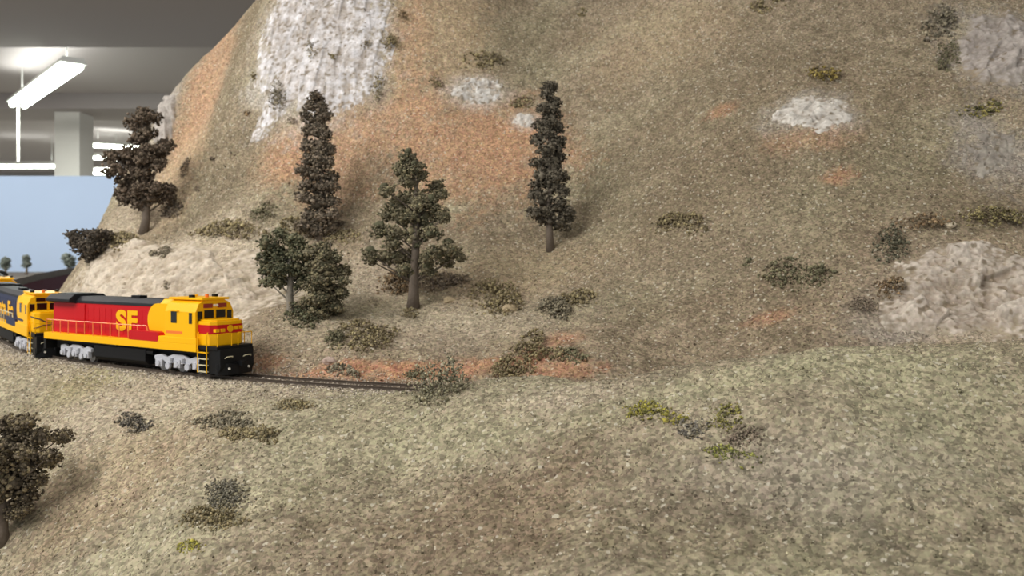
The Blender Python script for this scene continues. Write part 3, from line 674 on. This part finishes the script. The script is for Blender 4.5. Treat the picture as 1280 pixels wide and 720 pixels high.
def loco(loc, rz, pitch, label, hood_m, rail_m, red=True):
    t = empty('locomotive', loc, rz, label=label, cat='locomotive'); t.rotation_euler = (0, pitch, rz); t.scale = (1, 1, 1.04)
    MB().box(-112, 108, -9, 9, 9, 17.2).box(-100, 100, -15, 15, 15.5, 17).build('underframe', M_FRAME, t, .4)
    MB().box(-117, 97, -18, 18, 17, 22.5).box(46, 97, -18, 18, 22.4, 27).build('sill', M_YEL, t, .4)
    MB().box(97, 119.5, -16.5, 16.5, 19.3, 22).build('front_platform', M_BLACK, t, .3)
    MB().box(-121, -117, -16, 16, 8, 22).build('rear_platform', M_BLACK, t, .3)
    hd = MB().prism([(-11.5, 22.5), (-11.5, 48.5), (11.5, 48.5), (11.5, 22.5)], -113, 60, 'x').build('long_hood', hood_m, t, .5)
    for i in range(11):
        for y0 in (-11.7, 11.5): MB().box(-74 + i * 8.6, -66.4 + i * 8.6, y0, y0 + .2, 24.5, 45).build('hood_door', hood_m, hd, .12)
    for y0 in (-12.4, 11.5): MB().box(-77 + 0, -62, y0, y0 + .9, 24, 47.6).build('equipment_door', hood_m, hd, .2)
    rf = MB().prism([(-11.9, 48.3), (-11.6, 50.5), (-8, 54), (8, 54), (11.6, 50.5), (11.9, 48.3)], -113, 44, 'x').build('hood_roof', M_ROOF, t, .3)
    MB().prism([(-12, 48), (-18, 49.6), (-18, 51.6), (-13, 55.6), (13, 55.6), (18, 51.6), (18, 49.6), (12, 48)], -114, -76, 'x').build('radiator_wing', M_ROOF, rf, .3)
    MB().box(-111, -80, -9, 9, 55.5, 56.1).build('radiator_grille', M_BLACK, rf)
    MB().box(-8, 4, -3.5, 3.5, 53.5, 56).build('exhaust_stack', M_BLACK, rf, .3)
    # yellow end of the hood, rounded towards the rear, and the cab
    yb = MB()
    for a, b in ((-12.3, -11.4), (11.4, 12.3)): yb.prism(rounded(28, 62, 25, 51, 13), a, b, 'y')
    yb.prism([(-12.1, 48), (-12, 50.8), (-8.2, 54.4), (8.2, 54.4), (12, 50.8), (12.1, 48)], 44, 62, 'x')
    yb.build('hood_band', M_YEL, t, .12)
    bb = MB()
    for a, b in ((-18.15, -11.4), (11.4, 18.15)): bb.prism([(x if x > 40 else x, z) for x, z in [(p[0], p[1]) for p in [(12, 22.4), (12, 29.8), (47, 29.8), (49.4, 29), (50.8, 27.2), (51, 25), (50.4, 23.4), (49, 22.4)]]], a, b, 'y')
    bb.build('battery_box', M_RED if red else hood_m, t, .3)
    cb = MB().prism([(-17.5, 22.4), (-17.5, 46), (-14.6, 52), (-8, 55.2), (8, 55.2), (14.6, 52), (17.5, 46), (17.5, 22.4)], 58, 95.5, 'x').build('cab', M_YEL, t, .5)
    MB().box(56, 97.2, -12.5, 12.5, 54.6, 56.4).build('cab_roof', M_YEL, cb, .6)
    for sgn in (-1, 1):
        y0, y1 = sorted((sgn * 17.3, sgn * 17.75))
        MB().box(66, 73, y0, y1, 37.5, 46).build('side_window', M_GLASS, cb, .1)
        MB().box(65, 75.5, *sorted((sgn * 17.3, sgn * 18.8)), 46.2, 47).build('window_awning', M_YEL, cb, .1)
        MB().box(88, 91.6, y0, y1, 37.5, 45.5).build('door_window', M_GLASS, cb, .1)
        MB().box(60, 80, *sorted((sgn * 17.3, sgn * 17.62)), 29.5, 31.5).build('heritage_stripe', M_ORG if red else M_BLUE, cb)
        yA, yB = sorted((sgn * 1.2, sgn * 9.6))
        MB().box(95.2, 95.9, yA, yB, 41.2, 47.2).build('windshield', M_GLASS, cb, .1)
        MB().box(95.2, 95.9, *sorted((sgn * 11.4, sgn * 15.6)), 38, 46.5).build('front_window', M_GLASS, cb, .1)
        MB().box(95.2, 96.4, *sorted((sgn * 2.6, sgn * 10.4)), 48.8, 52).build('number_board', M_MAR if red else M_GLASS, cb, .1)
        MB().cyl((96.6, sgn * 1.2, 50.6), .95, 1.2, 'x', 12).build('headlight', M_WHITE, cb)
        MB().box(80, 84, *sorted((sgn * 9, sgn * 12)), 56.2, 58.4).build('roof_box', M_BLACK, cb, .3)
    MB().cyl((90, -3, 57.6), 1.4, 2.6, 'z', 12).build('beacon', M_ORG, cb)
    hn = MB(); hn.tube([(62, 3, 56.8), (69, 3, 57.4)], .7).tube([(62, 5, 56.8), (68, 5, 57.4)], .7).box(64, 66, 2.4, 5.6, 56.2, 57); hn.build('horn', M_YEL if red else M_STEEL, cb)
    ns = MB().prism([(95, -15), (109, -15), (112.5, -11), (113.6, 0), (112.5, 11), (109, 15), (95, 15)], 22, 39.6, 'z').build('nose', M_YEL, t, .7)
    MB().prism([(95, -13), (108, -13), (111, -10), (111.8, 0), (111, 10), (108, 13), (95, 13)], 39.4, 40.6, 'z').build('nose_top', M_YEL, ns, .4)
    if red:
        MB().prism([(96, -15.25), (109.1, -15.25), (112.75, -11.1), (113.85, 0), (112.75, 11.1), (109.1, 15.25), (96, 15.25)], 30.6, 37, 'z').build('nose_stripe', M_RED, ns)
        e = MB()
        for a in (-11.4, -6.4, 5.6, 10.2): e.prism([(112.6 - abs(a) * .02 + (0 if abs(a) < 9 else -.9), a - 2.2), (114.1 - abs(a) * .035, a - 1.6), (114.1 - abs(a) * .035, a + 1.6), (112.6 - abs(a) * .02, a + 2.2)], 31.8 + (a > 0) * 1.4, 34.2 + (a > 0) * 1.4, 'z')
        e.cyl((113.6, 0, 34), 2.6, 1.0, 'x', 14); e.build('nose_emblem', M_YEL, ns)
    else:
        e = MB()
        for sg in (-1, 1):
            e.tube([(113.7, sg * 1, 30.2), (113.2, sg * 6, 31.4), (112.4, sg * 11, 34.2), (109.4, sg * 15.1, 35.4), (99, sg * 15.2, 35.6)], .55, 5)
            e.tube([(113.7, sg * 1, 29), (113.0, sg * 8, 28.6), (112.2, sg * 11.6, 27), (109.3, sg * 15.1, 26)], .4, 5)
        e.build('nose_emblem', M_BLUE, ns)
    # pilot, steps, coupler
    MB().prism([(97, 2), (119.5, 2), (122, 7), (121.5, 20), (97, 20)], -15.5, 15.5, 'y').build('pilot', M_BLACK, t, .4)
    MB().prism([(119.5, -16), (122.8, -9), (124, 0), (122.8, 9), (119.5, 16), (117, 16), (117, -16)], 1.2, 9.5, 'z').build('plow', M_BLACK, t, .3)
    MB().box(120, 128, -1.4, 1.4, 8.5, 10.6).box(126, 130, -2.2, 2.2, 7.6, 11.4).build('coupler', M_BLACK, t, .3)
    MB().tube([(122.6, -12, 13.5), (124, -11, 14.6), (124, -6, 14.6), (122.4, -5, 13.5)], .4).tube([(122.6, 12, 13.5), (124, 11, 14.6), (124, 6, 14.6), (122.4, 5, 13.5)], .4).build('uncoupling_lever', M_RAILW, t)
    for sgn in (-1, 1):
        MB().cyl((124, sgn * 9, 6), .9, .8, 'x', 10).build('ditch_light', M_WHITE, t)
        st = MB().box(98, 109, *sorted((sgn * 13, sgn * 15.5)), 2.2, 20).build('step_well', M_BLACK, t, .2)
        for k in range(4): MB().box(98.2, 108.6, *sorted((sgn * 15.2, sgn * 17.6)), 3 + k * 4.6, 3.7 + k * 4.6).build('step', M_RAILW if k < 3 else M_YEL, st)
        for x in (98.1, 108.7): MB().tube([(x, sgn * 17.4, 2.6), (x, sgn * 17.4, 30), (x - 1, sgn * 15.6, 31.5)], .38).build('grab_iron', M_YEL, st)
        MB().tube([(119, sgn * 3, 22), (119, sgn * 3, 31), (119, sgn * 15.8, 31), (119, sgn * 15.8, 22)], .38).build('end_rail', M_YEL, t)
        rr = MB().tube([(-114, sgn * 17.2, 24)] + [(x, sgn * 17.2, 33.6) for x in (-113, -60, 0, 20)] + [(20, sgn * 17.2, 33.6), (34, sgn * 17.2, 33.8), (36, sgn * 17, 29)], .42).build('handrail', rail_m, t)
        for x in np.arange(-104, 36, 12.6): MB().tube([(x, sgn * 17.2, 22.4), (x, sgn * 17.2, 33.6)], .4, 5).build('stanchion', rail_m, rr)
    # fuel tank and trucks
    MB().prism([(-15.6, 6), (-15.6, 15.4), (15.6, 15.4), (15.6, 6), (12, 3), (-12, 3)], -42, 30, 'x').build('fuel_tank', M_FRAME, t, .6)
    for sgn in (-1, 1):
        MB().cyl((34, sgn * 13, 13), 2.0, 9, 'x', 12).build('air_tank', M_BLACK, t)
        MB().box(-17, -8, *sorted((sgn * 15, sgn * 17)), 15.6, 17).build('fuel_filler', M_BLACK, t, .2)
    for tx, rot in ((-73, -.07), (68, .07)):
        cx = 0
        tr = MB().box(cx - 22, cx + 22, -7, 7, 6, 11).build('truck', M_FRAME, t, .3); tr.location.x = tx * .001; tr.rotation_euler.z = rot
        for sgn in (-1, 1):
            y0, y1 = sorted((sgn * 11.2, sgn * 13.6)); sf = MB()
            sf.prism([(cx - 27, 11.6), (cx - 20, 12.8), (cx - 13, 10.8), (cx - 6, 13.2), (cx + 6, 13.2), (cx + 13, 10.8), (cx + 20, 12.8), (cx + 27, 11.6), (cx + 27, 8.6), (cx + 20, 9.4), (cx + 13, 6.6), (cx + 7, 6.6), (cx, 9.6), (cx - 7, 6.6), (cx - 13, 6.6), (cx - 20, 9.4), (cx - 27, 8.6)], y0, y1, 'y')
            sf.build('sideframe', M_SILV, tr, .3)
            for w in (-21, 0, 21):
                MB().box(cx + w - 3.6, cx + w + 3.6, *sorted((sgn * 11.6, sgn * 14.8)), 3.4, 9.4).cyl((cx + w, sgn * 15, 6), 2.3, 2, 'y', 12).build('journal_box', M_SILV, tr, .3)
                MB().cyl((cx + w, sgn * 8.3, 5.8), 5.8, 2.4, 'y', 24).cyl((cx + w, sgn * 6.9, 5.8), 6.5, .6, 'y', 24).build('wheel', M_STEEL, tr)
            for w in (-11, 11):
                MB().cyl((cx + w, sgn * 13.6, 4.6), 2.6, 2.2, 'y', 12).build('brake_cylinder', M_SILV, tr)
                sp = MB()
                for k in range(4): sp.cyl((cx + w * .6, sgn * 14.2, 7.2 + k * 1.1), 1.7, .7, 'z', 12)
                sp.build('spring', M_SILV, tr)
    if red:
        for y, bk in ((-12.05, False), (12.05, True)): text('lettering', 'SF', 21.5, t, M_YEL, -1, y, 28.8, .95, bk, 0, 1.42)
    else:
        for y, bk in ((-12.05, False), (12.05, True)): text('lettering', 'Santa Fe', 20, t, M_YEL, -33, y, 28.5, .7, bk, 0, 1.25)
    return t
def place_loco(s_, label, *a, **k):
    (x, y), h = track_at(s_); z = RAIL_Z + float(grade(s_)); sl = math.atan2(float(grade(s_ + .07) - grade(s_ - .07)), .14)
    pA, _ = track_at(s_ - .07); pB, _ = track_at(s_ + .07); m = (pA + pB) / 2
    return loco((m[0], m[1], z + .0004), math.atan2(pB[1] - pA[1], pB[0] - pA[0]), -sl, label, *a, **k)
place_loco(0, 'red locomotive with yellow cab and nose leading the train', M_RED, M_RAILO)
place_loco(-.252, 'blue locomotive with yellow cab coupled right behind the red one', M_BLUE, M_RAILW, red=False)
place_loco(-.503, 'third blue and yellow locomotive, only its cab peeping over the second one', M_BLUE, M_RAILW, red=False)

# ------------------------------------------------------------------ the room behind
M_CEIL = mat('ceiling_paint', '#c2bab7', .9); M_BEAM = mat('beam_paint', '#b3aba8', .9); M_WALL = mat('wall_paint', '#a19d98', .9); M_POST = mat('post_paint', '#eae7df', .8)
M_SKY = mat('painted_sky', '#b6cbe6', .8, 0, .07, 3); M_FASC = mat('maroon_fascia', '#5a262b', .7); M_TOP = mat('scenic_top', '#7d766c', .95, 0, .2, 60)
M_HOUS = mat('fixture_enamel', '#d5d5cf', .5); M_PLATE = mat('floor_vinyl', '#9a948a', .6)
def emis(name, c, st):
    m = bpy.data.materials.new(name); nt, b = nodes(m); b.inputs['Emission Color'].default_value = (*lin(c), 1); b.inputs['Emission Strength'].default_value = st; return m
M_TUBE = emis('fluorescent_tube', '#f4fff0', 14)
m_ = 1000.
CEIL = EYE + 1.12
def box(name, x0, x1, y0, y1, z0, z1, m, parent=None, bevel=0):
    return MB().box(x0 * m_, x1 * m_, y0 * m_, y1 * m_, z0 * m_, z1 * m_).build(name, m, parent, bevel)
setp(box('floor', -8, 5, -3, 10, -.1, 0, M_PLATE), kind='structure')
setp(box('ceiling', -8, 5, -3, 10, CEIL, CEIL + .1, M_CEIL), kind='structure')
setp(box('wall_back', -8, 5, 10, 10.1, 0, CEIL, M_WALL), kind='structure')
# ceiling beams across the room, a square post
for i, (y0, y1, dz) in enumerate(((1.2, 3.72, .12), (5.3, 5.75, .10))):
    setp(box('trim_%d' % (i + 1), -8, 5, y0, y1, CEIL - dz, CEIL, M_BEAM), kind='structure', label='painted ceiling beam running across the room')
o = MB().box(-3.10 * m_, -2.93 * m_, 5.42 * m_, 5.6 * m_, 0, (CEIL - .1) * m_).build('post', M_POST); setp(o, label='pale square post rising to the ceiling beam behind the blue board', cat='post')
def fixture(c, direction, length, label, cord=False, n=2, down=22, up=.5):
    t = empty('ceiling_light', (c[0], c[1], c[2]), math.atan2(direction[1], direction[0]), label=label, cat='lamp')
    L2 = length * m_ / 2
    MB().prism([(-60, 12), (-45, 40), (45, 40), (60, 12)], -L2, L2, 'x').build('housing', M_HOUS, t, 2)
    for k in range(n): MB().cyl((0, (k - .5) * 60 if n == 2 else 0, 0), 16, length * m_ * .97, 'x', 12).build('tube', M_TUBE, t)
    for x in (-L2 * .8, L2 * .8): MB().tube([(x, 0, 38), (x, 0, (CEIL - c[2]) * m_)], 4).build('hanger', M_HOUS, t)
    for nm, dz, aim, e in (('tube_downlight', -.03, -1, down), ('tube_uplight', .06, 1, up)):
        area(nm, (c[0], c[1], c[2] + dz), (c[0], c[1], c[2] + aim), (length * .9, .1), e, (.95, 1, .95)).rotation_euler.z = math.atan2(direction[1], direction[0])
    if cord: MB().tube([(-L2 * .98, 0, 0), (-L2 * .98, 0, -330)], 7).build('pull_cord', M_POST, t)
    return t
def fx(u, v, hgt):
    d = hgt * F / (CV - v); return ((u - CU) / F * d, d, EYE + hgt)
a, b = fx(92, 82, .92), fx(22, 132, .92)
fixture(((a[0] + b[0]) / 2, (a[1] + b[1]) / 2, a[2]), (a[0] - b[0], a[1] - b[1]), math.hypot(a[0] - b[0], a[1] - b[1]), 'bright twin-tube ceiling light hanging left above the train, pull cord at its end', cord=True, up=2.6)
a, b = fx(-10, 208, .85), fx(73, 208, .85)
fixture(((a[0] + b[0]) / 2, a[1], a[2]), (1, 0), b[0] - a[0], 'far light seen side-on just over the blue board left of the post', n=1)
a, b = fx(100, 216, .78), fx(150, 216, .78)
fixture(((a[0] + b[0]) / 2, a[1], a[2]), (1, 0), b[0] - a[0], 'far light just over the blue board right of the post', n=1)
a, b = fx(104, 197, .98), fx(122, 199, .98)
fixture(((a[0] + b[0]) / 2, a[1], a[2]), (1, .1), .5, 'small far light right beside the post, above the others', n=1)
a, b = fx(146, 184, .98), fx(158, 182, .98)
fixture(((a[0] + b[0]) / 2, a[1], a[2]), (1, .5), .5, 'far light glowing behind the lumpy dark tree', n=1)
o = MB().cyl((-1.06 * m_, 2.2 * m_, (CEIL - .132) * m_), 30, 24, 'z', 20).cyl((-1.06 * m_, 2.2 * m_, (CEIL - .17) * m_), 10, 70, 'z', 12).build('sprinkler_head', M_POST); setp(o, label='small white sprinkler head under the wide near ceiling beam', cat='sprinkler')

# the other side of the layout: fascia, scenic top, painted sky board, little trees
t = empty('layout_bench', (-1.4, 2.3, EYE - .05), label='far layout bench with a dark maroon curved fascia and grey top', cat='bench')
A = [at(*q) for q in ((-160, 362, 1.9), (-40, 356, 1.95), (15, 351, 2.05), (50, 342, 2.2), (95, 334, 2.45), (140, 331, 2.7))]; A = [(x, y, z - EYE) for x, y, z in A]
V, Fs = [], []
for (x, y, z) in A: V += [(x + 1.4, y - 2.3, z + .05 - .35), (x + 1.4, y - 2.3, z + .05 - .018)]
me = bpy.data.meshes.new('fascia'); n = len(A)
V2 = V + [(x, y + .012, z) for x, y, z in V]; q = 2 * n
for i in range(n - 1):
    a0, a1, b0, b1 = 2 * i, 2 * i + 1, 2 * i + 2, 2 * i + 3
    Fs += [(a0, b0, b1, a1), (q + a0, q + a1, q + b1, q + b0), (a1, b1, q + b1, q + a1), (a0, q + a0, q + b0, b0)]
me.from_pydata(V2, [], Fs); link_mesh('fascia', me, t, M_FASC)
me = bpy.data.meshes.new('scenic_top'); V = []
for (x, y, z) in A:
    xb, zb = x / y * 3.02, -.036
    V += [(x + 1.4, y - 2.31, z + .05 - .02), (x + 1.4, y - 2.31, z + .05), (xb + 1.4, 3.02 - 2.3, zb + .05), (xb + 1.4, 3.02 - 2.3, zb + .03)]
Fs = []
for i in range(n - 1):
    for j in range(4): Fs.append((4 * i + j, 4 * i + 4 + j, 4 * i + 4 + (j + 1) % 4, 4 * i + (j + 1) % 4))
me.from_pydata(V, [], Fs); link_mesh('scenic_top', me, t, M_TOP)
bd = empty('sky_board', (-1.6, 3.05, EYE - .1), label='pale blue painted sky board standing behind the far bench', cat='backdrop')
box('panel', -1.2, 1.7, 0, .012, 0, .1 + .1080 * 3.05, M_SKY, bd)
for (u, base, tp, w, lab) in ((7, 341, 321, 7, 'leftmost tiny grey-green tree on the far bench'), (33, 340, 318, 6, 'tiny leaning tree between the others on the far bench'), (85, 337, 317, 9, 'tiny round tree on the far bench next to the dark bush')):
    d = 2.45; k = d / F
    tree(lab, u, base, tp, [(rng.uniform(-.4, .4) * w, (base - tp) * f, w * .62) for f in (.42, .55, .68, .8, .9)], ['#596058', '#6a7068', '#4b524b', '#737870'], 1.4, 3, base=((u - CU) * k, d, EYE + (CV - base) * k - .004))
